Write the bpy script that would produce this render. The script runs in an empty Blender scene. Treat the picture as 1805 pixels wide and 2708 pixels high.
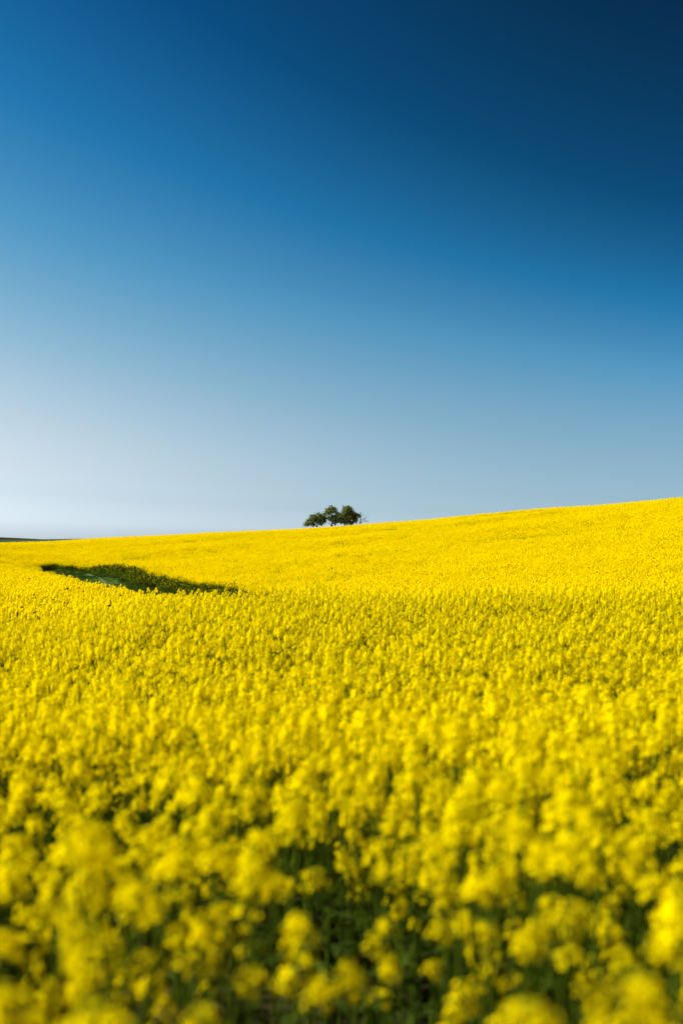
import bpy, math, random
import numpy as np
from mathutils import Matrix, Vector

R = math.radians
rng = np.random.default_rng(7)
random.seed(7)
sc = bpy.context.scene
COL = sc.collection

# ------------------------------------------------------------------ camera
F_PX, HZ, CX = 3761.0, 1430.0, 902.5          # focal length / level row / centre column of the 1805 x 2708 photograph
cam = bpy.data.cameras.new('camera')
cam.sensor_fit = 'VERTICAL'
cam.sensor_height = 36.0
cam.lens = 50.0
cam.clip_start = 0.05
cam.clip_end = 12000
cam.dof.use_dof = True
cam.dof.focus_distance = 290.0
cam.dof.aperture_fstop = 1.95
cam.dof.aperture_blades = 9
cam_o = bpy.data.objects.new('camera', cam)
COL.objects.link(cam_o)
EYE = 1.75
cam_o.location = (0, 0, EYE)
cam_o.rotation_euler = (R(90 + 1.157), 0, 0)
sc.camera = cam_o

# ------------------------------------------------------------------ sky and sun
EXPOSURE = 1.0
SUN_EL, SUN_AZ = 45.0, -88.0                   # azimuth clockwise from +Y: the sun stands to the left
world = bpy.data.worlds.new('World')
sc.world = world
world.use_nodes = True
nt = world.node_tree
N, L = nt.nodes, nt.links
bg = N['Background']
bg.inputs['Strength'].default_value = 0.1 / 2 ** EXPOSURE
sky = N.new('ShaderNodeTexSky')
sky.sky_type = 'NISHITA'
sky.sun_disc = False
sky.sun_elevation = R(SUN_EL)
sky.sun_rotation = R(SUN_AZ)
# polarising filter: the clear sky darkens away from the horizon and away from the sun
QAZ, QK, QC, QD, QE, QF = -88.2518, 1.3701, -0.1248, 0.0269, 0.0398, -2.448
GAIN_U = [0.04, 0.12, 0.2, 0.28, 0.36, 0.44, 0.52, 0.6, 0.68, 0.78]
GAIN_AWAY = [[1.4826, 1.9273, 2.1953], [0.9817, 1.4041, 1.6673], [0.7602, 1.1592, 1.4235], [0.6221, 1.0191, 1.295], [0.5113, 0.911, 1.226], [0.3872, 0.8422, 1.2261], [0.2087, 0.7375, 1.2574], [0.0505, 0.5005, 1.1075], [0.014, 0.2423, 0.634], [0.0102, 0.0971, 0.2935]]
GAIN_SUNWARD = [[2.0, 2.22, 2.42], [1.52, 1.71, 1.87], [1.4054, 1.5467, 1.6881], [1.2143, 1.4476, 1.6482], [0.9307, 1.3355, 1.6588], [0.5635, 1.1713, 1.6788], [0.2269, 0.9387, 1.6908], [0.0566, 0.6483, 1.6009], [0.0143, 0.3784, 1.2294], [0.004, 0.1973, 0.8096]]

def nmath(op, a, b=None):
    n = N.new('ShaderNodeMath')
    n.operation = op
    for i, v in enumerate((a, b)):
        if v is None:
            continue
        if isinstance(v, (int, float)):
            n.inputs[i].default_value = v
        else:
            L.new(v, n.inputs[i])
    return n.outputs[0]

tc = N.new('ShaderNodeTexCoord')
sep = N.new('ShaderNodeSeparateXYZ')
L.new(tc.outputs['Generated'], sep.inputs[0])
el = nmath('MULTIPLY', nmath('ARCSINE', nmath('MAXIMUM', sep.outputs['Z'], 0.0)), 180 / math.pi)
dd = nmath('ADD', nmath('MULTIPLY', sep.outputs['X'], math.sin(R(QAZ))), nmath('MULTIPLY', sep.outputs['Y'], math.cos(R(QAZ))))
s_ = nmath('MULTIPLY', nmath('ADD', el, QE), nmath('EXPONENT', nmath('MULTIPLY', dd, -QK)))
s_ = nmath('ADD', s_, nmath('SUBTRACT', QC, nmath('MULTIPLY', dd, QD)))
s_ = nmath('ADD', s_, nmath('MULTIPLY', nmath('MULTIPLY', dd, dd), QF))
s_ = nmath('MINIMUM', nmath('MAXIMUM', s_, 0.05), 60.0)
u_ = nmath('DIVIDE', s_, nmath('ADD', s_, 8.0))
def gain_ramp(gains):
    ramp = N.new('ShaderNodeValToRGB')
    cr = ramp.color_ramp
    cr.interpolation = 'LINEAR'
    while len(cr.elements) < len(GAIN_U):
        cr.elements.new(0.5)
    for e, u, g in zip(cr.elements, GAIN_U, gains):
        e.position = u
        e.color = (g[0] / 4, g[1] / 4, g[2] / 4, 1)
    L.new(u_, ramp.inputs[0])
    return ramp.outputs[0]

side = N.new('ShaderNodeMapRange')
side.interpolation_type = 'SMOOTHSTEP'
side.inputs['From Min'].default_value = -0.15
side.inputs['From Max'].default_value = 0.50
L.new(dd, side.inputs['Value'])
gmix = N.new('ShaderNodeMixRGB')
L.new(side.outputs[0], gmix.inputs['Fac'])
L.new(gain_ramp(GAIN_AWAY), gmix.inputs['Color1'])
L.new(gain_ramp(GAIN_SUNWARD), gmix.inputs['Color2'])
mul = N.new('ShaderNodeVectorMath')
mul.operation = 'MULTIPLY'
lum = N.new('ShaderNodeRGBToBW')
L.new(sky.outputs[0], lum.inputs[0])
L.new(lum.outputs[0], mul.inputs[0])
L.new(gmix.outputs[0], mul.inputs[1])
mul2 = N.new('ShaderNodeVectorMath')
mul2.operation = 'SCALE'
L.new(mul.outputs[0], mul2.inputs[0])
mul2.inputs['Scale'].default_value = 4.0
L.new(mul2.outputs[0], bg.inputs['Color'])

sun = bpy.data.lights.new('sun', 'SUN')
sun.energy = 4.6
sun.angle = R(0.53)
sun.color = (1.0, 0.95, 0.86)
sun_o = bpy.data.objects.new('sun', sun)
COL.objects.link(sun_o)
sdir = Vector((math.sin(R(SUN_AZ)) * math.cos(R(SUN_EL)), math.cos(R(SUN_AZ)) * math.cos(R(SUN_EL)), math.sin(R(SUN_EL))))
sun_o.rotation_euler = sdir.to_track_quat('Z', 'Y').to_euler()
sun_o.location = sdir * 50

sc.view_settings.view_transform = 'Standard'
sc.view_settings.look = 'None'
sc.view_settings.gamma = 1.0
sc.view_settings.exposure = EXPOSURE
sc.view_settings.use_curve_mapping = False
sc.render.engine = 'CYCLES'
sc.cycles.max_bounces = 8
sc.cycles.diffuse_bounces = 4
sc.cycles.transmission_bounces = 4
sc.cycles.use_denoising = True
sc.cycles.use_adaptive_sampling = False
sc.cycles.sample_clamp_indirect = 6.0

# ------------------------------------------------------------------ materials
def material(name, base, rough=0.6, spec=0.3, translucent=0.0, tcol=None, vary=0.0, noise=None, hue=0.0):
    """Principled leaf or ground surface; vary = brightness change from copy to copy, noise = (scale, dark, light)."""
    m = bpy.data.materials.new(name)
    m.use_nodes = True
    n, l = m.node_tree.nodes, m.node_tree.links
    b = n['Principled BSDF']
    b.inputs['Roughness'].default_value = rough
    b.inputs['Specular IOR Level'].default_value = spec
    rgb = n.new('ShaderNodeRGB')
    rgb.outputs[0].default_value = (*base, 1)
    out = rgb.outputs[0]
    if noise:
        g = n.new('ShaderNodeNewGeometry')
        t = n.new('ShaderNodeTexNoise')
        t.inputs['Scale'].default_value = noise[0]
        t.inputs['Detail'].default_value = 6
        l.new(g.outputs['Position'], t.inputs['Vector'])
        mr = n.new('ShaderNodeMapRange')
        mr.inputs['From Min'].default_value = 0.3
        mr.inputs['From Max'].default_value = 0.7
        mr.inputs['To Min'].default_value = noise[1]
        mr.inputs['To Max'].default_value = noise[2]
        l.new(t.outputs['Fac'], mr.inputs['Value'])
        x = n.new('ShaderNodeVectorMath')
        x.operation = 'SCALE'
        l.new(out, x.inputs[0])
        l.new(mr.outputs[0], x.inputs['Scale'])
        out = x.outputs[0]
    if vary:
        oi = n.new('ShaderNodeObjectInfo')
        mr = n.new('ShaderNodeMapRange')
        mr.inputs['To Min'].default_value = 1 - vary
        mr.inputs['To Max'].default_value = 1 + vary
        l.new(oi.outputs['Random'], mr.inputs['Value'])
        x = n.new('ShaderNodeVectorMath')
        x.operation = 'SCALE'
        l.new(out, x.inputs[0])
        l.new(mr.outputs[0], x.inputs['Scale'])
        out = x.outputs[0]
    l.new(out, b.inputs['Base Color'])
    if translucent:
        tr = n.new('ShaderNodeBsdfTranslucent')
        tr.inputs['Color'].default_value = (*(tcol or base), 1)
        mx = n.new('ShaderNodeMixShader')
        mx.inputs[0].default_value = translucent
        l.new(b.outputs[0], mx.inputs[1])
        l.new(tr.outputs[0], mx.inputs[2])
        l.new(mx.outputs[0], n['Material Output'].inputs['Surface'])
    return m

M_PETAL = material('rape_petal', (0.89, 0.71, 0.0), 0.85, 0.0, 0.42, (0.92, 0.70, 0.0), vary=0.06)
M_BUD = material('rape_bud', (0.46, 0.44, 0.005), 0.7, 0.0, 0.2)
M_STEM = material('rape_stem', (0.06, 0.09, 0.006), 0.65, 0.0)
M_LEAF = material('rape_leaf', (0.030, 0.050, 0.006), 0.7, 0.0, 0.2, (0.06, 0.10, 0.006), vary=0.1)
M_SOIL = material('soil', (0.030, 0.027, 0.010), 0.95, 0.0, noise=(1.7, 0.7, 1.3))
M_GRASS = material('grass_blade', (0.050, 0.092, 0.016), 0.7, 0.0, 0.2, (0.05, 0.09, 0.01), vary=0.25)
M_TURF = material('turf', (0.042, 0.076, 0.014), 0.95, 0.0, noise=(0.9, 0.7, 1.4))
M_RUT = material('dry_rut', (0.085, 0.10, 0.042), 0.95, 0.0, noise=(2.5, 0.6, 1.3))
M_FAR = material('far_crop', (0.022, 0.042, 0.014), 0.9, 0.1, noise=(0.02, 0.8, 1.3))
M_BARK = material('bark', (0.045, 0.036, 0.028), 0.9, 0.15, noise=(6, 0.7, 1.3))
M_TREELEAF = material('tree_leaf', (0.125, 0.155, 0.03), 0.55, 0.3, 0.35, (0.17, 0.22, 0.025), noise=(0.9, 0.5, 1.5))
PLANT_MATS = [M_PETAL, M_BUD, M_STEM, M_LEAF]
PETAL, BUD, STEM, LEAF = range(4)

# ------------------------------------------------------------------ mesh helpers
class Geo:
    """Collects triangles: vertices, faces and material slots."""
    def __init__(self):
        self.v, self.f, self.m, self.n = [], [], [], 0
    def add(self, v, f, m):
        v = np.asarray(v, np.float32).reshape(-1, 3)
        f = np.asarray(f, np.int32).reshape(-1, 3)
        m = np.full(len(f), m, np.int32) if np.isscalar(m) else np.asarray(m, np.int32)
        self.v.append(v); self.f.append(f + self.n); self.m.append(m)
        self.n += len(v)
    def arrays(self):
        return np.concatenate(self.v), np.concatenate(self.f), np.concatenate(self.m)
    def put(self, arr, M):
        v, f, m = arr
        self.add(v @ np.asarray(M)[:3, :3].T + np.asarray(M)[:3, 3], f, m)
    def mesh(self, name, mats):
        return to_mesh(name, self.arrays(), mats)

def to_mesh(name, arr, mats):
    v, f, m = arr
    me = bpy.data.meshes.new(name)
    me.vertices.add(len(v)); me.vertices.foreach_set('co', np.ascontiguousarray(v, np.float32).ravel())
    me.loops.add(len(f) * 3); me.loops.foreach_set('vertex_index', np.ascontiguousarray(f, np.int32).ravel())
    me.polygons.add(len(f)); me.polygons.foreach_set('loop_start', np.arange(0, len(f) * 3, 3, dtype=np.int32))
    for x in mats:
        me.materials.append(x)
    me.polygons.foreach_set('material_index', np.ascontiguousarray(m, np.int32))
    me.update(calc_edges=True)
    return me

def link(name, me, parent=None, loc=None):
    o = bpy.data.objects.new(name, me)
    COL.objects.link(o)
    if parent:
        o.parent = parent
    if loc is not None:
        o.location = loc
    return o

def tag(o, label=None, cat=None, group=None, kind=None):
    for k, x in (('label', label), ('category', cat), ('group', group), ('kind', kind)):
        if x:
            o[k] = x
    return o

def tube(g, pts, rad, mat, sides=5):
    pts = np.asarray(pts, float); n = len(pts)
    rad = np.broadcast_to(np.asarray(rad, float), (n,))
    vs = []
    for i in range(n):
        t = pts[min(i + 1, n - 1)] - pts[max(i - 1, 0)]
        t /= np.linalg.norm(t) + 1e-9
        a = np.cross(t, [0.31, 0.95, 0.05]); a /= np.linalg.norm(a) + 1e-9
        b = np.cross(t, a)
        for k in range(sides):
            w = 2 * math.pi * k / sides
            vs.append(pts[i] + rad[i] * (a * math.cos(w) + b * math.sin(w)))
    fs = []
    for i in range(n - 1):
        for k in range(sides):
            p, q = i * sides + k, i * sides + (k + 1) % sides
            fs += [(p, q, q + sides), (p, q + sides, p + sides)]
    g.add(vs, fs, mat)

def frame(d, r):
    d = np.asarray(d, float); d = d / (np.linalg.norm(d) + 1e-9)
    a = r.normal(size=3); a -= d * a.dot(d); a /= np.linalg.norm(a) + 1e-9
    return np.stack([a, np.cross(d, a), d], 1)

# ------------------------------------------------------------------ the lie of the land
# (column, distance, height of the flower canopy against the eye), read from the photograph
T = []
def row(d, *pz):
    for p, z in pz:
        T.append((p, d, z))
row(0.9, (-400, -.48), (300, -.48), (902, -.48), (1500, -.48), (2200, -.48))
row(1.6, (-400, -.52), (300, -.50), (902, -.50), (1500, -.50), (2200, -.50))
row(3, (-400, -.68), (0, -.64), (902, -.62), (1805, -.62), (2200, -.62))
row(5, (-400, -.90), (0, -.84), (902, -.75), (1805, -.74), (2200, -.74))
row(10, (-400, -1.15), (0, -1.06), (450, -1.0), (902, -.97), (1805, -.95), (2200, -.95))
row(15, (-400, -1.45), (0, -1.34), (450, -1.15), (902, -1.05), (1805, -1.01), (2200, -1.01))
row(25, (-400, -1.75), (0, -1.62), (250, -1.4), (550, -1.08), (902, -.97), (1300, -.93), (1805, -.87), (2200, -.85))
row(40, (-400, -1.9), (0, -1.76), (250, -1.75), (400, -1.52), (550, -1.72), (902, -1.75), (1300, -1.65), (1805, -1.55), (2200, -1.5))
row(65, (-400, -2.2), (0, -2.1), (115, -2.12), (250, -2.1), (400, -2.6), (600, -2.9), (902, -2.75), (1300, -2.45), (1805, -2.15), (2200, -2.0))
row(100, (-400, -2.6), (0, -2.5), (115, -2.58), (200, -2.75), (250, -3.02), (300, -3.2), (450, -3.55), (600, -3.65), (902, -3.2), (1300, -2.1), (1805, -1.0), (2200, -.4))
row(117, (200, -3.05), (364, -3.3), (560, -3.6))
row(140, (-400, -2.9), (0, -2.8), (115, -3.05), (286, -3.2), (450, -3.45), (602, -2.95), (902, -1.8), (1300, -.3), (1805, 1.4), (2200, 2.6))
row(190, (-400, -2.8), (0, -2.75), (115, -3.5), (225, -3.15), (450, -2.3), (600, -1.6), (902, -.2), (1300, 1.9), (1805, 4.4), (2200, 6.2))
row(240, (-400, -2.1), (0, -1.9), (115, -2.05), (300, -1.2), (600, .35), (902, 1.5), (1300, 3.9), (1805, 6.6), (2200, 8.6))
RIDGE = [(-400, 1452), (0, 1434), (250, 1423), (500, 1411), (700, 1402), (902, 1390.5), (1300, 1357.5), (1805, 1319), (2200, 1292)]
for d, off in ((310, 4), (360, 9), (520, 66)):
    row(d, *[(p, (HZ - r_ - off) / F_PX * d) for p, r_ in RIDGE])
row(900, (-400, -3.), (0, -3.), (902, -3), (1805, -3.), (2200, -3.))
row(6000, (-400, -40), (902, -40), (2200, -40))

def tps_coord(px_ang, d):
    return np.stack([px_ang * 6.0, np.log(d)], -1)

_c = tps_coord(np.array([math.atan((t[0] - CX) / F_PX) for t in T]), np.array([t[1] for t in T], float))
_z = np.array([t[2] / t[1] for t in T])

def _U(r2):
    return np.where(r2 > 0, 0.5 * r2 * np.log(np.maximum(r2, 1e-12)), 0.0)

_n = len(T)
_K = _U(((_c[:, None] - _c[None]) ** 2).sum(-1)) + np.eye(_n) * 2e-4
_P = np.concatenate([np.ones((_n, 1)), _c], 1)
_A = np.block([[_K, _P], [_P.T, np.zeros((3, 3))]])
_w = np.linalg.solve(_A, np.concatenate([_z, np.zeros(3)]))

def canopy(x, y):
    """Height of the flower tops at (x, y) in world metres."""
    x = np.asarray(x, float); y = np.asarray(y, float)
    sh = x.shape
    x = x.ravel(); y = y.ravel()
    d = np.clip(np.hypot(x, y), 0.9, 6000)
    a = np.clip(np.arctan2(x, np.maximum(y, 1e-3)), -0.33, 0.33)
    q = tps_coord(a, d)
    out = np.empty(len(x))
    for i in range(0, len(x), 20000):
        s = slice(i, i + 20000)
        r2 = ((q[s, None] - _c[None]) ** 2).sum(-1)
        out[s] = _U(r2) @ _w[:_n] + _w[_n] + q[s] @ _w[_n + 1:]
    z = out * d
    # long low swells on the far slope
    m = np.clip((d - 110) / 60, 0, 1) * np.clip((330 - d) / 60, 0, 1)
    z = z + m * (0.30 * np.sin((y + 0.45 * x) * 2 * math.pi / 46 + 0.8 * np.sin(x / 17)) + 0.12 * np.sin((y - 0.3 * x) * 2 * math.pi / 23))
    return (z + EYE).reshape(sh)

CROP = 1.2
def ground(x, y):
    return canopy(x, y) - CROP

def wx(px, d):
    return (px - CX) / F_PX * d

# the bare strip in the hollow: an elongated opening in the crop
STRIP = [(92, 200), (128, 150), (188, 116), (245, 100), (300, 85), (400, 70), (500, 68), (585, 74), (660, 80), (700, 88),
         (645, 99), (560, 113), (450, 131), (330, 161), (280, 178), (218, 196), (150, 206)]
STRIP = np.array([(wx(p, d), d) for p, d in STRIP])

def strip_dist(x, y):
    """Signed distance to the strip's outline (negative inside)."""
    x = np.asarray(x, float); y = np.asarray(y, float)
    best = np.full(x.shape, 1e9); ins = np.zeros(x.shape, bool)
    n = len(STRIP)
    for i in range(n):
        ax, ay = STRIP[i]; bx, by = STRIP[(i + 1) % n]
        ex, ey = bx - ax, by - ay
        t = np.clip(((x - ax) * ex + (y - ay) * ey) / (ex * ex + ey * ey), 0, 1)
        best = np.minimum(best, np.hypot(x - ax - t * ex, y - ay - t * ey))
        c = (ay > y) != (by > y)
        ins ^= c & (x < ex * (y - ay) / (ey if ey else 1e-9) + ax)
    return np.where(ins, -best, best)

def grid_mesh(name, xs_of, ys, z_of, mat):
    """Sheet with rows at the given distances; xs_of(y) gives the columns of a row."""
    X = np.stack([xs_of(y) for y in ys]); Y = np.repeat(np.asarray(ys)[:, None], X.shape[1], 1)
    Z = z_of(X, Y)
    n, m = X.shape
    v = np.stack([X, Y, Z], -1).reshape(-1, 3)
    i = np.arange(n * m).reshape(n, m)
    a, b, c, d = i[:-1, :-1].ravel(), i[:-1, 1:].ravel(), i[1:, 1:].ravel(), i[1:, :-1].ravel()
    f = np.concatenate([np.stack([a, b, c], 1), np.stack([a, c, d], 1)])
    me = to_mesh(name, (v, f, np.zeros(len(f), int)), [mat])
    me.polygons.foreach_set('use_smooth', np.ones(len(f), bool))
    return me

ys = np.concatenate([np.linspace(-30, 0, 10, endpoint=False), np.linspace(0, 8, 24, endpoint=False), np.geomspace(8, 6000, 190)])
go = link('ground', grid_mesh('ground', lambda y: np.linspace(-1, 1, 121) * (22 + 0.75 * abs(y)), ys, ground, M_SOIL))
tag(go, 'dark soil under the yellow rapeseed crop rolling up to the hill ridge', 'ground', kind='structure')

# far green crop beyond the ridge, seen as a thin dark line at the left
fy = np.geomspace(560, 1300, 40)
def far_z(x, y):
    base = EYE - 3.0 + 3.95 * np.exp(-((y - 930) / 190.0) ** 2) - 0.0
    base = base - 0.35 + np.clip(0.014 * (x + 223.0), -0.4, 1.0)
    return base + 0.10 * np.sin(x / 37.0) * np.sin(x / 91.0 + 1)
fo = link('distant_field', grid_mesh('distant_field', lambda y: np.linspace(-520, 520, 80), fy, far_z, M_FAR))
tag(fo, 'dark green field showing as a thin line beyond the yellow ridge at left', 'field', kind='structure')

# grass turf and the pale wheel track on the strip
def inside_grid(step):
    lo, hi = STRIP.min(0) - 2, STRIP.max(0) + 2
    X, Y = np.meshgrid(np.arange(lo[0], hi[0], step), np.arange(lo[1], hi[1], step))
    return X.ravel(), Y.ravel()

X, Y = inside_grid(0.8)
k = strip_dist(X, Y) < 2.0
nx = len(np.unique(X)); idx_ = np.where(k, np.cumsum(k) - 1, -1).reshape(-1, nx)
c4 = np.stack([idx_[:-1, :-1].ravel(), idx_[:-1, 1:].ravel(), idx_[1:, 1:].ravel(), idx_[1:, :-1].ravel()], 1)
c4 = c4[(c4 >= 0).all(1)]
tf = np.concatenate([c4[:, [0, 1, 2]], c4[:, [0, 2, 3]]])
turf = link('turf_strip', to_mesh('turf_strip', (np.column_stack([X[k], Y[k], ground(X[k], Y[k]) + .03]), tf, np.zeros(len(tf), int)), [M_TURF]))
tag(turf, 'dark green turf floor of the strip left open in the crop', 'ground', kind='structure')

ts = np.linspace(0, 1, 40)
TR = np.array([(wx(372, 110), 110), (wx(364, 117), 117), (wx(325, 131), 131), (wx(286, 149), 149), (wx(250, 168), 168), (wx(228, 182), 182)])
def spline(P, t):
    k = np.linspace(0, 1, len(P)); return np.stack([np.interp(t, k, P[:, j]) for j in range(P.shape[1])], -1)
tp = spline(TR, ts)
for _ in range(4):
    tp[1:-1] = (tp[:-2] + tp[1:-1] * 2 + tp[2:]) / 4
tn = np.gradient(tp, axis=0); tn /= np.linalg.norm(tn, axis=1)[:, None]; tn = np.stack([-tn[:, 1], tn[:, 0]], 1)
wd = 0.15 + 0.04 * np.sin(ts * 23) + 0.04 * np.sin(ts * 61)
rows_ = []
for k, off in ((0, -1.0), (1, -0.35), (2, 0.35), (3, 1.0)):
    p = tp + tn * (wd * off)[:, None]
    rows_.append(np.column_stack([p, ground(p[:, 0], p[:, 1]) + (0.05 if k in (0, 3) else 0.08)]))
v = np.stack(rows_, 1).reshape(-1, 3)
fs = []
for i in range(len(ts) - 1):
    for k in range(3):
        a = i * 4 + k
        fs += [(a, a + 1, a + 5), (a, a + 5, a + 4)]
tr_o = link('wheel_track', to_mesh('wheel_track', (v, np.array(fs), np.zeros(len(fs), int)), [M_RUT]))
tag(tr_o, 'pale dry wheel track running along the green strip', 'track', kind='structure')

# ------------------------------------------------------------------ rapeseed: heads, stems, leaves
def flower_tris(c, nrm, size, r, petal_tris=3):
    """Four open petals round a point."""
    fr = frame(nrm, r)
    vs, fs = [], []
    for k in range(4):
        w = k * math.pi / 2 + r.normal() * 0.12
        e = np.array([math.cos(w), math.sin(w), 0]); s = np.array([-math.sin(w), math.cos(w), 0])
        up = r.uniform(0.05, 0.45); tip = up + r.uniform(-0.35, 0.05)
        P = [e * .08, e * .62 + s * .40 + [0, 0, up * .6], e * 1.0 + s * .24 + [0, 0, tip], e * 1.0 - s * .24 + [0, 0, tip], e * .62 - s * .40 + [0, 0, up * .6]]
        b = len(vs)
        vs += [c + size * (fr @ np.asarray(p)) for p in P]
        fs += [(b, b + 1, b + 4), (b + 1, b + 2, b + 4), (b + 2, b + 3, b + 4)]
    return vs, fs

def make_head(seed, n=24, length=0.085):
    """One raceme in bloom, base at the origin, about 7 cm across."""
    r = np.random.default_rng(seed)
    g = Geo()
    tube(g, [(0, 0, -0.004), (0.002, 0, length * .5), (0, 0.001, length)], [.0016, .0014, .001], STEM, 4)
    for i in range(n):
        q = (i + 0.5) / n
        h = length * (0.08 + 0.86 * q)
        rad = 0.038 * (1 - 0.55 * q ** 1.6) * r.uniform(0.75, 1.12)
        w = i * 2.399 + r.normal() * 0.25
        d = np.array([math.cos(w), math.sin(w), 0])
        c = d * rad + [0, 0, h + rad * 0.35]
        nrm = d * (1.0 - 0.55 * q) + [0, 0, 0.35 + 0.8 * q] + r.normal(size=3) * 0.22
        vs, fs = flower_tris(c, nrm, 0.0118 * r.uniform(0.85, 1.15), r)
        g.add(vs, fs, PETAL)
        if i % 2 == 0:
            s = d * 0.001 + [0, 0, h - 0.006]
            side = np.cross(d, [0, 0, 1]) * 0.0007
            g.add([s - side, s + side, c], [(0, 1, 2)], STEM)
    for i in range(9):                                     # unopened buds on top
        w = i * 2.399; rr = 0.0075 * math.sqrt(i / 9)
        c = np.array([rr * math.cos(w), rr * math.sin(w), length + 0.006 - rr * .5])
        k = 0.0034
        vs = [c + [0, 0, k * 1.7], c + [k, 0, 0], c + [0, k, 0], c + [-k, 0, 0], c + [0, -k, 0], c - [0, 0, k]]
        g.add(vs, [(0, 1, 2), (0, 2, 3), (0, 3, 4), (0, 4, 1), (5, 2, 1), (5, 3, 2), (5, 4, 3), (5, 1, 4)], BUD)
    return g.arrays()

def make_head_low(seed, n=11, size=1.0):
    """The same raceme for the far field: a few flower-sized faces round the spike."""
    r = np.random.default_rng(seed)
    g = Geo()
    for i in range(n):
        q = (i + .5) / n
        w = i * 2.399 + r.normal() * .3
        d = np.array([math.cos(w), math.sin(w), 0])
        c = d * 0.033 * (1 - .6 * q) + [0, 0, 0.010 + 0.072 * q]
        fr = frame(d * (1 - .5 * q) + [0, 0, .4 + .8 * q] + r.normal(size=3) * .25, r)
        k = 0.0175 * size * r.uniform(.85, 1.15)
        g.add([c + fr @ np.array(p) * k for p in ((1, 0, .25), (0, 1, -.1), (-1, 0, .25), (0, -1, -.1))], [(0, 1, 2), (0, 2, 3)], PETAL)
    return g.arrays()

def make_leaf(seed, length=0.15):
    """A wavy glaucous leaf, base at the origin, growing along +X and drooping."""
    r = np.random.default_rng(seed)
    g = Geo(); n = 6
    vs = []
    for i in range(n + 1):
        t = i / n
        w = length * 0.17 * math.sin(math.pi * min(1, t * 0.94 + 0.06)) ** 0.7 * (1 + 0.2 * math.sin(t * 19 + seed))
        x = length * t; z = length * (0.42 * t - 0.62 * t * t)
        for s in (-1, 0, 1):
            vs.append((x, s * w, z + abs(s) * w * 0.35 + r.normal() * 0.002))
    fs = []
    for i in range(n):
        for k in range(2):
            a = i * 3 + k
            fs += [(a, a + 1, a + 4), (a, a + 4, a + 3)]
    g.add(vs, fs, LEAF)
    return g.arrays()

HEADS = [make_head(100 + i, n=[24, 18, 14, 22, 9, 12, 7, 19][i], length=[.085, .075, .065, .10, .05, .085, .06, .07][i]) for i in range(8)]
HEADS_LOW = [make_head_low(200 + i, n=[12, 9, 8, 11, 5, 7, 4, 10][i]) for i in range(8)]
HEADS_FAR = [make_head_low(220 + i, n=[7, 6, 5, 6, 4, 4, 3, 6][i], size=1.45) for i in range(8)]
LEAVES = [make_leaf(300 + i, [.17, .13, .09][i]) for i in range(3)]

def rotz_tilt(w, tilt, tw, s, p):
    return np.array(Matrix.Translation(p) @ Matrix.Rotation(tw, 4, 'Z') @ Matrix.Rotation(tilt, 4, 'X') @ Matrix.Rotation(w, 4, 'Z') @ Matrix.Scale(s, 4))

def make_plant(seed):
    """Stem mesh plus the places of its flower heads and leaves; top of the main head at CROP."""
    r = np.random.default_rng(seed)
    g = Geo(); heads, leaves = [], []
    top = CROP - 0.085
    bend = r.normal(size=2) * 0.035
    def main(t):
        return np.array([bend[0] * t * t + .008 * math.sin(5 * t + seed), bend[1] * t * t + .008 * math.cos(4 * t), top * t])
    pts = [main(t) for t in np.linspace(0, 1, 8)]
    tube(g, pts, np.linspace(.0085, .0032, 8), STEM, 5)
    heads.append((pts[-1], r.normal() * .1, r.uniform(0, 6.28), 1.08, int(r.integers(0, 4))))
    nb = int(r.integers(5, 9))
    w0 = r.uniform(0, 6.28)
    for i in range(nb):
        t0 = 0.48 + 0.42 * i / nb - (0.14 if i >= nb - 3 else 0) + r.uniform(-.02, .02)
        p0 = main(t0); w = w0 + i * 2.399
        d = np.array([math.cos(w), math.sin(w), 0])
        hgt = (top - (r.uniform(0.0, 0.17) if i < nb - 3 else r.uniform(0.10, 0.42))) - p0[2]
        out = min(0.23, 0.5 * hgt) * r.uniform(.6, 1.25)
        p1 = p0 + d * out * .62 + [0, 0, hgt * .40]
        p2 = p0 + d * out + [0, 0, hgt]
        bp = [p0, (p0 + p1) / 2 + d * .01, p1, (p1 + p2) / 2 + d * .012, p2]
        tube(g, bp, np.linspace(.0042, .0022, 5), STEM, 4)
        heads.append((p2, r.normal() * .15, r.uniform(0, 6.28), r.uniform(.70, 1.05), int(r.integers(0, 8))))
        leaves.append((p0, r.uniform(-.3, .2), w, r.uniform(.7, 1.1), 2))
        for j in range(4):                                 # young pods under the flowers
            q = (p1 * (1 - j / 5) + p2 * j / 5); ww = w + j * 2.1
            e = np.array([math.cos(ww), math.sin(ww), .9]); e /= np.linalg.norm(e)
            sd = np.cross(e, [0, 0, 1]) * .0011
            g.add([q - sd, q + sd, q + e * .045], [(0, 1, 2)], STEM)
    for i in range(4):
        t0 = 0.16 + 0.10 * i
        leaves.append((main(t0), r.uniform(-.25, .35), w0 + 1 + i * 2.2, r.uniform(.8, 1.25), 0 if i < 2 else 1))
    return g.arrays(), heads, leaves

def leaf_matrix(lf):
    p, tilt, w, s, k = lf
    return np.array(Matrix.Translation(p) @ Matrix.Rotation(w, 4, 'Z') @ Matrix.Rotation(-tilt, 4, 'Y') @ Matrix.Scale(s, 4))

def head_matrix(hd, big=1.0):
    p, tilt, w, s, k = hd
    return rotz_tilt(w * 3, tilt, w, s * big, p)

PLANTS = [make_plant(400 + i) for i in range(10)]

def merged_plant(i, heads=HEADS, with_leaves=True, big=1.0, keep=1.0, r=None):
    st, hd, lv = PLANTS[i]
    g = Geo()
    g.put(st, np.eye(4))
    for h in hd:
        if r is None or r.random() < keep:
            g.put(heads[h[4]], head_matrix(h, big))
    if with_leaves:
        for lf in lv:
            g.put(LEAVES[lf[4]], leaf_matrix(lf))
    return g.arrays()

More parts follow.
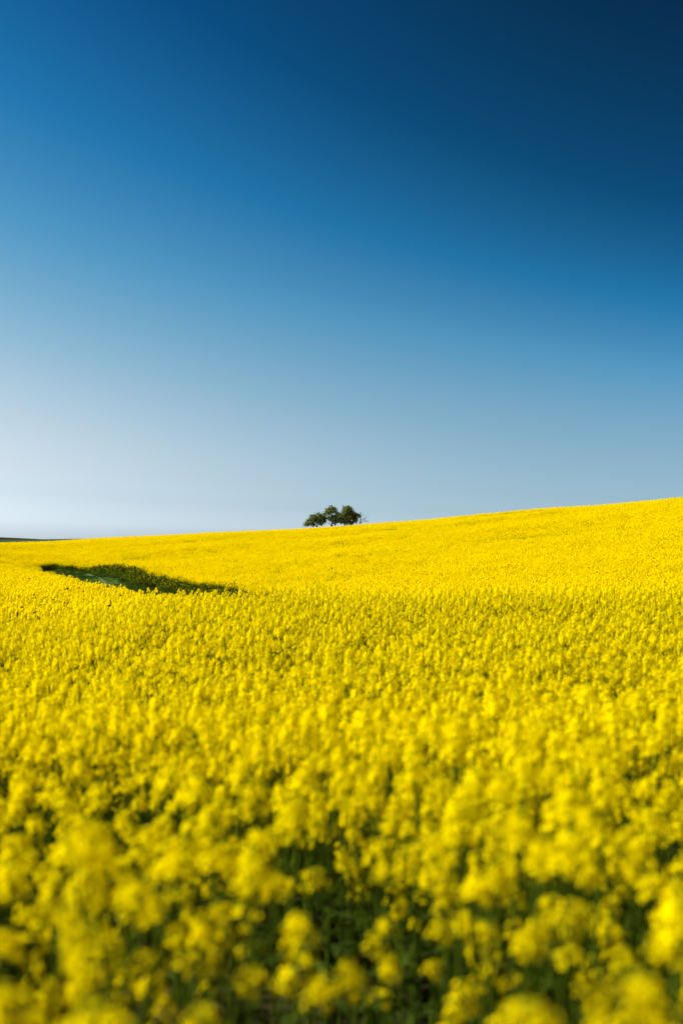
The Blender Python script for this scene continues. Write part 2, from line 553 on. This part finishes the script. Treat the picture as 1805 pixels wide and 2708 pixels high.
HEAD_ME = [to_mesh('flower_head', h, PLANT_MATS) for h in HEADS]
LEAF_ME = [to_mesh('leaf', l_, PLANT_MATS) for l_ in LEAVES]
STEM_ME = [to_mesh('stem', p[0], PLANT_MATS) for p in PLANTS]

# sources of the copies that make up the crop; they are not in the scene themselves
SRC = bpy.data.collections.new('crop_sources')
def source(name, arr, mats=PLANT_MATS):
    o = bpy.data.objects.new(name, to_mesh(name, arr, mats))
    SRC.objects.link(o)

def stem_far(g, p, h, r, w=.010):
    """A stalk seen from far away: one thin three-sided spike with two leaf faces."""
    a = r.uniform(0, 6.28)
    vs = [p + [w * math.cos(a + k * 2.09), w * math.sin(a + k * 2.09), 0] for k in range(3)] + [p + [0, 0, h]]
    g.add(vs, [(0, 1, 3), (1, 2, 3), (2, 0, 3)], STEM)

def patch(seed, size, density, heads_lib, big, lod, keep=1.0, low=0.0, spread=0.15):
    r = np.random.default_rng(seed)
    g = Geo()
    n = int(size * size * density)
    m = int(math.ceil(math.sqrt(n)))
    cells = [((i + r.uniform(0, 1)) / m - .5, (j + r.uniform(0, 1)) / m - .5) for i in range(m) for j in range(m)]
    r.shuffle(cells)
    for cx, cy in cells[:n]:
        p = np.array([cx * size, cy * size, 0.0])
        s = 1 - low + r.normal() * spread * .6 - spread * .3
        i = int(r.integers(0, len(PLANTS)))
        st, hd, lv = PLANTS[i]
        M = np.array(Matrix.Translation(p) @ Matrix.Rotation(r.uniform(0, 6.28), 4, 'Z') @ Matrix.Scale(s, 4))
        if lod == 0:
            g.put(MERGED[i], M)
            continue
        for h in hd:
            if r.random() < keep:
                g.put(heads_lib[h[4]], M @ head_matrix(h, big))
        if lod == 1:
            for h in hd:
                q = (M @ np.array([*h[0], 1]))[:3]
                b = (M @ np.array([*(h[0] * [.25, .25, .55]), 1]))[:3]
                sd = np.array([.0035, 0, 0])
                g.add([b - sd * 1.6, b + sd * 1.6, q + sd * .6, q - sd * .6], [(0, 1, 2), (0, 2, 3)], STEM)
        stem_far(g, p, (CROP - .1) * s, r, .008 if lod == 1 else .012)
        for k in range(4 if lod == 1 else 3):
            z = r.uniform(.25, .92) * CROP * s
            e = frame(r.normal(size=3) + [0, 0, .6], r)
            c = p + [r.normal() * .07, r.normal() * .07, z]
            q = .055 * r.uniform(.6, 1.3)
            g.add([c + e @ np.array(v_) * q for v_ in ((1.3, 0, 0), (0, .6, .15), (-1.3, 0, 0), (0, -.6, .15))], [(0, 1, 2), (0, 2, 3)], LEAF)
    return g.arrays()

MERGED = [merged_plant(i) for i in range(10)]
for i in range(10):
    source('a_plant_%02d' % i, MERGED[i])                              # 0..9   single plants
for i in range(5):
    source('b_patch_%02d' % i, patch(500 + i, 1.12, 24, HEADS_LOW, 1.0, 1))                       # 10..14 one metre
for i in range(6):
    source('c_patch_%02d' % i, patch(520 + i, 2.25, 19, HEADS_FAR, 1.08, 2, spread=.22))                       # 15..20 two metres
for i in range(4):
    source('d_edge_%02d' % i, patch(540 + i, 1.2, 17, HEADS_LOW, .85, 1, keep=.09, low=.10, spread=.22))   # 21..24 thin edge of the crop
for i in range(3):
    source('e_detail_%02d' % i, patch(560 + i, 1.12, 23, HEADS, 1.0, 0))                            # 25..27 one metre, full detail

for i in range(3):
    source('f_thin_%02d' % i, patch(580 + i, 2.25, 20, HEADS_FAR, 1.0, 2, keep=.28, low=.08, spread=.2))    # 28..30 fewer flowers, to darken the fold bands and random flecks

# ------------------------------------------------------------------ sowing
def value_noise(x, y, cell, seed):
    xs, ys_ = np.asarray(x) / cell, np.asarray(y) / cell
    xi, yi = np.floor(xs).astype(int), np.floor(ys_).astype(int)
    def h(a, b):
        v_ = np.sin(a * 127.1 + b * 311.7 + seed * 74.7) * 43758.5453
        return v_ - np.floor(v_)
    fx, fy_ = xs - xi, ys_ - yi
    fx = fx * fx * (3 - 2 * fx); fy_ = fy_ * fy_ * (3 - 2 * fy_)
    return (h(xi, yi) * (1 - fx) + h(xi + 1, yi) * fx) * (1 - fy_) + (h(xi, yi + 1) * (1 - fx) + h(xi + 1, yi + 1) * fx) * fy_

def scatter(step, x0, x1, y0, y1, jitter=1.0):
    X, Y = np.meshgrid(np.arange(x0, x1, step), np.arange(y0, y1, step))
    X = X.ravel() + rng.uniform(-.5, .5, X.size) * step * jitter
    Y = Y.ravel() + rng.uniform(-.5, .5, Y.size) * step * jitter
    return X, Y

pts, idxs, scls, rots = [], [], [], []
def sow(x, y, z, idx, scl, tilt=True):
    e = 0.5
    gx = (ground(x + e, y) - ground(x - e, y)) / (2 * e)
    gy = (ground(x, y + e) - ground(x, y - e)) / (2 * e)
    for a, b, c, i, s, p, q in zip(x, y, z, idx, scl, gx, gy):
        w = random.uniform(0, 6.283)
        if tilt:
            up = Vector((-p, -q, 1)).normalized()
            m = up.to_track_quat('Z', 'Y').to_matrix() @ Matrix.Rotation(w, 3, 'Z')
            rots.append(tuple(m.to_euler()))
        else:
            rots.append((random.gauss(0, .04), random.gauss(0, .04), w))
        pts.append((a, b, c)); idxs.append(int(i)); scls.append(s)

# single plants close to the camera
PX, PY = scatter(0.185, -7, 7, -2.0, 11.0)
PD = np.hypot(PX, PY)
ok = (PD < 10) & (np.abs(PX) < 0.33 * np.maximum(PY, 0) + 2.2) & (PD > 0.42)
clump = 0.65 * value_noise(PX, PY, 0.42, 21) + 0.35 * value_noise(PX, PY, 1.3, 22)
thin = np.clip(0.83 - 0.067 * PD, 0.31, 0.66)                # the crop is thinner along its edge, where the camera stands
bare = np.zeros(len(PX))                                       # spots where the seed did not take
for gx_, gy_, gr_ in ((.14, 2.75, .30), (-.46, 2.15, .26), (.58, 2.25, .26), (-.10, 3.6, .30), (.15, 2.0, .20), (.75, 3.4, .25), (-.75, 3.3, .22), (.5, 4.6, .3), (-.5, 4.9, .28)):
    bare = np.maximum(bare, np.exp(-((PX - gx_) ** 2 + (PY - gy_) ** 2) / gr_ ** 2))
thin = thin + 0.13 * bare
ok &= (clump > thin) | (rng.random(len(PX)) < np.clip(0.08 + 0.02 * PD, 0, 0.22) * (1 - .25 * bare))
PX, PY, PD, clump = PX[ok], PY[ok], PD[ok], clump[ok]
PS = 0.86 + 0.26 * (clump - .2) + rng.normal(size=len(PX)) * 0.055
PZ = ground(PX, PY)
# in view: some part of the plant falls inside the frame
top_row = HZ - (PZ + CROP * PS - EYE) / np.maximum(PY, .1) * F_PX
colpx = CX + PX / np.maximum(PY, .1) * F_PX
half = 0.16 / np.maximum(PY, .1) * F_PX
seen = (PY > 0.9) & (top_row < 2760) & (colpx > -half * .6) & (colpx < 1805 + half * .6)
order = np.argsort(np.where(seen, PD, 1e9))
near = order[:298][seen[order[:298]]]
is_near = np.zeros(len(PX), bool); is_near[near] = True
rest = np.where(~is_near)[0]
sow(PX[rest], PY[rest], PZ[rest], rng.integers(0, 10, len(rest)), PS[rest], False)

# beyond: square metres of crop
X, Y = scatter(1.0, -40, 40, 6, 62, .35)
D = np.hypot(X, Y)
k = (D > 9.6) & (D < 60) & (np.abs(X) < 0.33 * Y + 3) & (strip_dist(X, Y) > 0.8)
X, Y, D = X[k], Y[k], D[k]
S = 0.84 + 0.13 * value_noise(X, Y, 2.3, 3) + 0.10 * value_noise(X, Y, 6.1, 13) + rng.normal(size=len(X)) * .045
S = S - 0.13 * np.clip((D - 28) / 10, 0, 1) * np.clip((16 - strip_dist(X, Y)) / 8, 0, 1)
sow(X, Y, ground(X, Y), np.where((value_noise(X, Y, 1.7, 14) < .09) & (D > 26), rng.integers(21, 25, len(X)), np.where(D < 33, rng.integers(25, 28, len(X)), rng.integers(10, 15, len(X)))), S)

X, Y = scatter(2.0, -170, 170, 50, 366, .35)
D = np.hypot(X, Y); sd = strip_dist(X, Y)
k = (D >= 59) & (D < 362) & (np.abs(X) < 0.33 * Y + 6) & (sd > 2.6)
X, Y, D = X[k], Y[k], D[k]
S = 0.92 + 0.12 * value_noise(X, Y, 7, 4) + rng.normal(size=len(X)) * .015
# shading of terrain folds along the slope, put in as patches with fewer flowers
def fold_shade(ax, ay, bx, by, w, fade):
    t = np.clip(((X - ax) * (bx - ax) + (Y - ay) * (by - ay)) / ((bx - ax) ** 2 + (by - ay) ** 2), 0, 1)
    e = np.hypot(X - ax - t * (bx - ax), Y - ay - t * (by - ay)) + (value_noise(X, Y, 9, 11) - .5) * w * 1.4
    return np.exp(-(e / w) ** 2) * fade * np.sin(math.pi * np.clip(.12 + .76 * t, 0, 1))
pale = fold_shade(wx(960, 203), 203, wx(1290, 196), 196, 5.0, 1.0) + fold_shade(wx(1120, 158), 158, wx(1580, 146), 146, 6.0, .8)
pale = pale + fold_shade(wx(660, 232), 232, wx(930, 222), 222, 5.0, .6) + fold_shade(wx(1250, 250), 250, wx(1560, 245), 245, 5.0, .55)
pale = pale * 1.3 + 0.24 * value_noise(X, Y, 22, 9) ** 2  # chance of a darker, few-flowered patch: fold shading plus random flecks
sow(X, Y, ground(X, Y), np.where(rng.random(len(X)) < pale, rng.integers(28, 31, len(X)), rng.integers(15, 21, len(X))), S)

# finer metres round the strip so that the crop follows its outline, thinning at the edge
X, Y = scatter(0.95, -52, 5, 55, 212)
sd = strip_dist(X, Y) + (value_noise(X, Y, 3.0, 5) - .5) * 2.2
D = np.hypot(X, Y)
k = (D > 59) & (sd < 3.6) & (sd > 0.5)
far_side = (X - np.interp(Y, TR[:, 1], TR[:, 0])) > 0
edge = k & far_side & (sd < 2.4)
full = k & ~edge
sow(X[full], Y[full], ground(X[full], Y[full]), rng.integers(10, 15, full.sum()), 0.92 + rng.normal(size=full.sum()) * .04)
inner = (D > 59) & far_side & (sd <= 0.5) & (sd > -2.2)
edge |= inner & (rng.random(len(X)) < np.clip(1 + sd / 2.4, 0, 1))
sow(X[edge], Y[edge], ground(X[edge], Y[edge]), rng.integers(21, 25, edge.sum()), np.clip(0.98 + .08 * np.minimum(sd[edge], 0) + rng.normal(size=edge.sum()) * .06, .55, 1.1))

def instancer(name, P, I, S, Rr, coll, mats):
    """One object whose geometry nodes place the copies at its points."""
    me = bpy.data.meshes.new(name)
    P = np.asarray(P, np.float32)
    me.vertices.add(len(P)); me.vertices.foreach_set('co', P.ravel())
    for nm, ty, val, key in (('idx', 'INT', np.asarray(I, np.int32), 'value'), ('scl', 'FLOAT', np.asarray(S, np.float32), 'value'), ('rot', 'FLOAT_VECTOR', np.asarray(Rr, np.float32).ravel(), 'vector')):
        me.attributes.new(nm, ty, 'POINT').data.foreach_set(key, val)
    o = link(name, me)
    ng = bpy.data.node_groups.new(name + '_nodes', 'GeometryNodeTree')
    ng.interface.new_socket('Geometry', in_out='INPUT', socket_type='NodeSocketGeometry')
    ng.interface.new_socket('Geometry', in_out='OUTPUT', socket_type='NodeSocketGeometry')
    n, l = ng.nodes, ng.links
    gi, gout = n.new('NodeGroupInput'), n.new('NodeGroupOutput')
    iop = n.new('GeometryNodeInstanceOnPoints')
    ci = n.new('GeometryNodeCollectionInfo')
    ci.inputs['Collection'].default_value = coll
    ci.inputs['Separate Children'].default_value = True
    ci.inputs['Reset Children'].default_value = True
    iop.inputs['Pick Instance'].default_value = True
    def attr(nm, ty):
        a = n.new('GeometryNodeInputNamedAttribute'); a.data_type = ty
        a.inputs['Name'].default_value = nm
        return a.outputs['Attribute']
    l.new(gi.outputs[0], iop.inputs['Points'])
    l.new(ci.outputs[0], iop.inputs['Instance'])
    l.new(attr('idx', 'INT'), iop.inputs['Instance Index'])
    e2r = n.new('FunctionNodeEulerToRotation')
    l.new(attr('rot', 'FLOAT_VECTOR'), e2r.inputs[0])
    l.new(e2r.outputs[0], iop.inputs['Rotation'])
    l.new(attr('scl', 'FLOAT'), iop.inputs['Scale'])
    l.new(iop.outputs[0], gout.inputs[0])
    md = o.modifiers.new('copies', 'NODES'); md.node_group = ng
    return o

crop = instancer('rapeseed_field', pts, idxs, scls, rots, SRC, PLANT_MATS)
tag(crop, 'yellow flowering rapeseed crop covering the whole rolling field', 'crop field', kind='stuff')

# grass on the strip
def turf_patch(seed, size=1.1, n=330):
    r = np.random.default_rng(seed); g = Geo()
    x = r.uniform(-.5, .5, n) * size; y = r.uniform(-.5, .5, n) * size
    h = r.uniform(.05, .17, n); a = r.uniform(0, 6.28, n); w = r.uniform(.012, .022, n); ln = r.uniform(.02, .14, n)
    V = np.zeros((n, 4, 3)); ca, sa = np.cos(a), np.sin(a)
    V[:, 0] = np.stack([x - ca * w, y - sa * w, h * 0], 1); V[:, 1] = np.stack([x + ca * w, y + sa * w, h * 0], 1)
    V[:, 2] = np.stack([x + ca * w * .5 - sa * ln * .4, y + sa * w * .5 + ca * ln * .4, h * .65], 1)
    V[:, 3] = np.stack([x - sa * ln, y + ca * ln, h], 1)
    i = np.arange(n)[:, None] * 4
    f = np.concatenate([i + [0, 1, 2], i + [0, 2, 3]])
    g.add(V.reshape(-1, 3), f, 0)
    return g.arrays()

SRC_MAIN = SRC
SRC = bpy.data.collections.new('grass_sources')
for i in range(4):
    source('grass_%d' % i, turf_patch(700 + i), [M_GRASS])
pts, idxs, scls, rots = [], [], [], []
X, Y = scatter(1.0, -52, 5, 55, 212)
near_track = np.min(np.hypot(X[:, None] - tp[None, :, 0], Y[:, None] - tp[None, :, 1]), 1)
k = (strip_dist(X, Y) < 1.5) & (near_track > 0.75)
X, Y = X[k], Y[k]
S = (0.6 + 0.75 * value_noise(X, Y, 4, 8)) * np.clip(near_track[k] / 3, .7, 1)
sow(X, Y, ground(X, Y), rng.integers(0, 4, len(X)), S)
grass = instancer('grass', pts, idxs, scls, rots, SRC, [M_GRASS])
tag(grass, 'short dark green grass growing in the strip left open in the crop', 'grass', kind='stuff')

# ------------------------------------------------------------------ the nearest plants, one by one
GROUP = 'rapeseed plants nearest the camera'
LABEL = 'out of focus yellow rapeseed plant in the near field, above the bottom edge'
protos = []
def build_plant(i, parent_loc):
    st, hd, lv = PLANTS[i]
    root = link('rapeseed_plant', None)
    tag(root, LABEL, 'rapeseed plant', GROUP)
    link('stem', STEM_ME[i], root)
    for h in hd:
        o = link('flower_head', HEAD_ME[h[4]], root)
        o.matrix_local = Matrix(head_matrix(h).tolist())
    for lf in lv[-4:] + lv[:1]:
        o = link('leaf', LEAF_ME[lf[4]], root)
        o.matrix_local = Matrix(leaf_matrix(lf).tolist())
    return root

for i in range(10):
    protos.append(build_plant(i, None))
used = set()
ORD = ['first', 'second', 'third', 'fourth', 'fifth', 'sixth', 'seventh', 'eighth', 'ninth', 'tenth', 'eleventh', 'twelfth', 'thirteenth', 'fourteenth', 'fifteenth', 'sixteenth']
cut = [a for a in near if top_row[a] > 2330 and 0 < colpx[a] < 1805]
cut.sort(key=lambda a: colpx[a])
cut_label = {}
for n_, a in enumerate(cut[:16]):
    cut_label[a] = ORD[n_] + ' from the left of the blurred rapeseed plants cut off by the bottom edge'
def place_plant(i, loc, rot, s):
    p = protos[i]
    if i in used:
        r = p.copy(); COL.objects.link(r)
        for ch in p.children:
            c = ch.copy(); COL.objects.link(c); c.parent = r
            c.matrix_parent_inverse = ch.matrix_parent_inverse.copy()
    else:
        r = p; used.add(i)
    r.location = loc; r.rotation_euler = rot; r.scale = (s, s, s)
    return r

for j, a in enumerate(near):
    i = j if j < 10 else int(rng.integers(0, 10))
    pl = place_plant(i, (PX[a], PY[a], PZ[a]), (random.gauss(0, .05), random.gauss(0, .05), random.uniform(0, 6.283)), float(PS[a]))
    pl['label'] = cut_label.get(a, LABEL)

# one plant stands well above the rest
d = 21.0; x = wx(1065, d)
tall = place_plant(1, (x, d, float(ground(x, d))), (0.0, 0.02, 1.0), 1.0)
zt = EYE - (1545 - HZ) / F_PX * d
k = (zt - tall.location.z) / CROP
tall.scale = (1.5, 1.5, k)
tall['label'] = 'taller rapeseed plant whose rounded flower cluster stands above the mid-field crop'

# ------------------------------------------------------------------ trees on the ridge
def tree(px, base_label, blobs, trunk_pts, limbs, leaves_n, seed, d=318.0, leaf=.16):
    r = np.random.default_rng(seed)
    x = wx(px, d)
    z0 = float(ground(x, d)) + 0.25                           # every trunk stands on its own low rise
    root = link('fruit_tree', None, loc=(x, d, z0))
    tag(root, base_label, 'tree', 'trees on the hill ridge')
    g = Geo()
    for tpnt, rad in trunk_pts:
        tube(g, tpnt, rad, 0, 7)
    link('trunk', g.mesh('trunk', [M_BARK]), root)
    g = Geo()
    for pth, rad in limbs:
        tube(g, pth, rad, 0, 5)
    if limbs:
        link('limbs', g.mesh('limbs', [M_BARK]), root)
    if leaves_n:
        V, Fc = [], []
        wts = np.array([b[3] ** 2 for b in blobs]); wts = wts / wts.sum()
        per = (wts * leaves_n).astype(int)
        n0 = 0
        g = Geo()
        for (bx, by, bz, br), k_ in zip(blobs, per):
            # leaves gather in small sprays inside each bough's volume
            ns = max(3, k_ // 12)
            u = r.normal(size=(ns, 3)); u /= np.linalg.norm(u, axis=1)[:, None]
            cs = np.array([bx, by, bz]) + u * (br * r.uniform(.35, 1.05, ns) ** .7)[:, None] * [1, 1, .85]
            for c in cs:
                m_ = 12
                p = c + r.normal(size=(m_, 3)) * .20
                for q in p:
                    e = frame(r.normal(size=3) + [0, 0, .5], r) * leaf * r.uniform(.7, 1.3)
                    g.add([q + e @ np.array(w_) for w_ in ((1, 0, 0), (0, .55, .1), (-1, 0, 0), (0, -.55, .1))], [(0, 1, 2), (0, 2, 3)], 0)
        link('crown', g.mesh('crown', [M_TREELEAF]), root)
    return root

PXM = 318.0 / F_PX       # metres per photograph pixel at the trees
def limb(a, b, r0, r1, sag=.12, seed=0):
    a = np.array(a, float); b = np.array(b, float)
    r = np.random.default_rng(seed)
    P = [a + (b - a) * t + np.array([0, 0, sag * math.sin(math.pi * t)]) + r.normal(size=3) * .05 * (0 < t < 1) for t in np.linspace(0, 1, 5)]
    return (P, np.linspace(r0, r1, 5))

# heights: 1.2 m of every tree stands in the crop
def crown_blobs(spec, seed):
    r = np.random.default_rng(seed)
    return [(a, r.normal() * .5, b, c) for a, b, c in spec]

b1 = crown_blobs([(-2.1, 2.2, .5), (-1.2, 1.95, .5), (1.9, 3.3, .4), (-2.2, 2.2, .50), (-1.6, 2.95, .55), (-.9, 3.5, .65), (-.2, 3.7, .70), (.6, 4.0, .60), (1.3, 3.6, .65), (1.6, 2.7, .55), (.5, 2.8, .75), (-.5, 2.5, .70), (-2.6, 1.9, .30), (1.1, 2.1, .45)], 1)
tree(836.8, 'low spreading fruit tree with its left side drooping, first of the row on the ridge', b1,
     [([(0, 0, -.3), (.03, 0, .9), (.05, 0, 1.5)], [.17, .14, .13])],
     [limb((.05, 0, 1.4), (-1.2, .2, 2.3), .09, .03, .1, 1), limb((.05, 0, 1.4), (.6, -.2, 3.1), .10, .03, .1, 2), limb((.05, 0, 1.4), (1.2, .3, 2.4), .08, .03, .1, 3), limb((-.6, .1, 1.9), (-2.2, .1, 1.8), .05, .02, .25, 4)], 3000, 11)
b2 = crown_blobs([(0, 3.4, .6), (.3, 2.7, .5), (1.8, 3.8, .4), (-1.6, 4.0, .45), (-1.5, 3.2, .35), (1.9, 2.6, .5), (-1.1, 4.8, .45), (-.3, 5.0, .60), (.5, 4.8, .60), (1.2, 4.4, .55), (-.9, 4.0, .60), (0, 5.0, 1.0), (.9, 3.5, .65), (1.3, 2.7, .60), (-.8, 3.1, .50), (.9, 2.1, .45), (-.1, 3.0, .55), (1.6, 3.4, .45)], 2)
tree(876.5, 'upright leafy fruit tree with bare lower left limb, second of the row on the ridge', b2,
     [([(0, 0, -.3), (.02, 0, 1.0), (-.02, 0, 1.6)], [.20, .17, .15])],
     [limb((0, 0, 1.5), (-1.3, .1, 2.45), .08, .025, .08, 5), limb((0, 0, 1.5), (-.2, .2, 4.3), .11, .03, 0, 6), limb((0, 0, 1.5), (.9, -.2, 3.4), .10, .03, .1, 7), limb((0, 0, 1.4), (.5, .2, 1.75), .06, .03, -.1, 8)], 3000, 12)
b3 = crown_blobs([(-.4, 5.2, .45), (.3, 5.2, .60), (.9, 5.0, .50), (-.3, 4.4, .70), (.8, 4.2, .75), (1.5, 4.1, .55), (-1.2, 3.4, .60), (-.3, 3.3, .75), (.7, 3.1, .80), (1.6, 3.2, .70), (2.3, 3.6, .60), (2.9, 3.5, .40), (2.2, 2.6, .55), (-.9, 2.3, .65), (.1, 2.2, .60), (1.2, 2.1, .60), (-1.7, 2.5, .40)], 3)
tree(914, 'tallest dense leafy fruit tree with a double trunk, third of the row on the ridge', b3,
     [([(-.2, 0, -.3), (-.22, 0, 1.0), (-.3, 0, 2.2)], [.17, .15, .11]), ([(.22, .1, -.3), (.2, .1, 1.0), (.35, .1, 2.4)], [.19, .16, .12])],
     [limb((-.3, 0, 2.0), (-1.1, .2, 3.2), .08, .03, .1, 9), limb((.3, .1, 2.2), (1.9, .1, 3.2), .09, .03, .15, 10), limb((.3, .1, 2.2), (.4, .1, 4.6), .10, .03, 0, 11), limb((-.25, 0, 1.6), (-.8, -.2, 2.2), .07, .03, .1, 12)], 5200, 13)
# the bare one: trunk with branches and twigs only
def bq(cx, cy):          # crop coordinates of the close-up -> local metres
    return ((cx - 1235) / 1568 * 220 * PXM, (550 - cy) / 1568 * 220 * PXM + 1.2)
root = link('bare_tree', None, loc=(wx(953.3, 318), 318, float(ground(wx(953.3, 318), 318))))
tag(root, 'leafless dead tree with thin bare branches, last of the row on the ridge', 'tree', 'trees on the hill ridge')
g = Geo()
a, b = bq(1228, 430), bq(1240, 275)
tube(g, [(0, 0, 0), (0, 0, 1.2), (a[0], .03, a[1]), ((a[0] + b[0]) / 2 + .03, 0, (a[1] + b[1]) / 2), (b[0], 0, b[1])], [.15, .12, .095, .06, .02], 0, 7)
link('trunk', g.mesh('trunk', [M_BARK]), root)
rb = np.random.default_rng(5)
for (x0, y0, x1, y1, x2, y2, th) in [(1237, 460, 1290, 410, 1385, 365, .055), (1235, 490, 1290, 455, 1380, 462, .055), (1225, 520, 1190, 510, 1125, 500, .05), (1228, 510, 1205, 480, 1160, 455, .045),
                                     (1232, 380, 1265, 365, 1300, 345, .035), (1238, 430, 1290, 440, 1325, 405, .03), (1238, 320, 1258, 325, 1280, 308, .025), (1230, 400, 1200, 370, 1180, 330, .04), (1232, 350, 1212, 335, 1200, 305, .03), (1285, 412, 1320, 420, 1330, 440, .022), (1290, 456, 1330, 462, 1360, 475, .022)]:
    g = Geo(); yy = rb.normal() * .35
    p = [bq(x0, y0), bq(x1, y1), bq(x2, y2)]
    mid = lambda u, v_: ((u[0] + v_[0]) / 2, (u[1] + v_[1]) / 2 + .03)
    q = [p[0], mid(p[0], p[1]), p[1], mid(p[1], p[2]), p[2]]
    P3 = [np.array((q_[0], yy * i / 4, q_[1])) for i, q_ in enumerate(q)]
    tube(g, P3, np.linspace(th, th * .4, 5), 0, 5)
    for k in range(5):
        s = P3[1 + k % 4]; e = np.array([rb.normal() * .35, rb.normal() * .3, rb.uniform(-.05, .45)])
        tube(g, [s, s + e * .5 + [0, 0, .04], s + e], [.018, .014, .008], 0, 3)
    link('branch', g.mesh('branch', [M_BARK]), root)
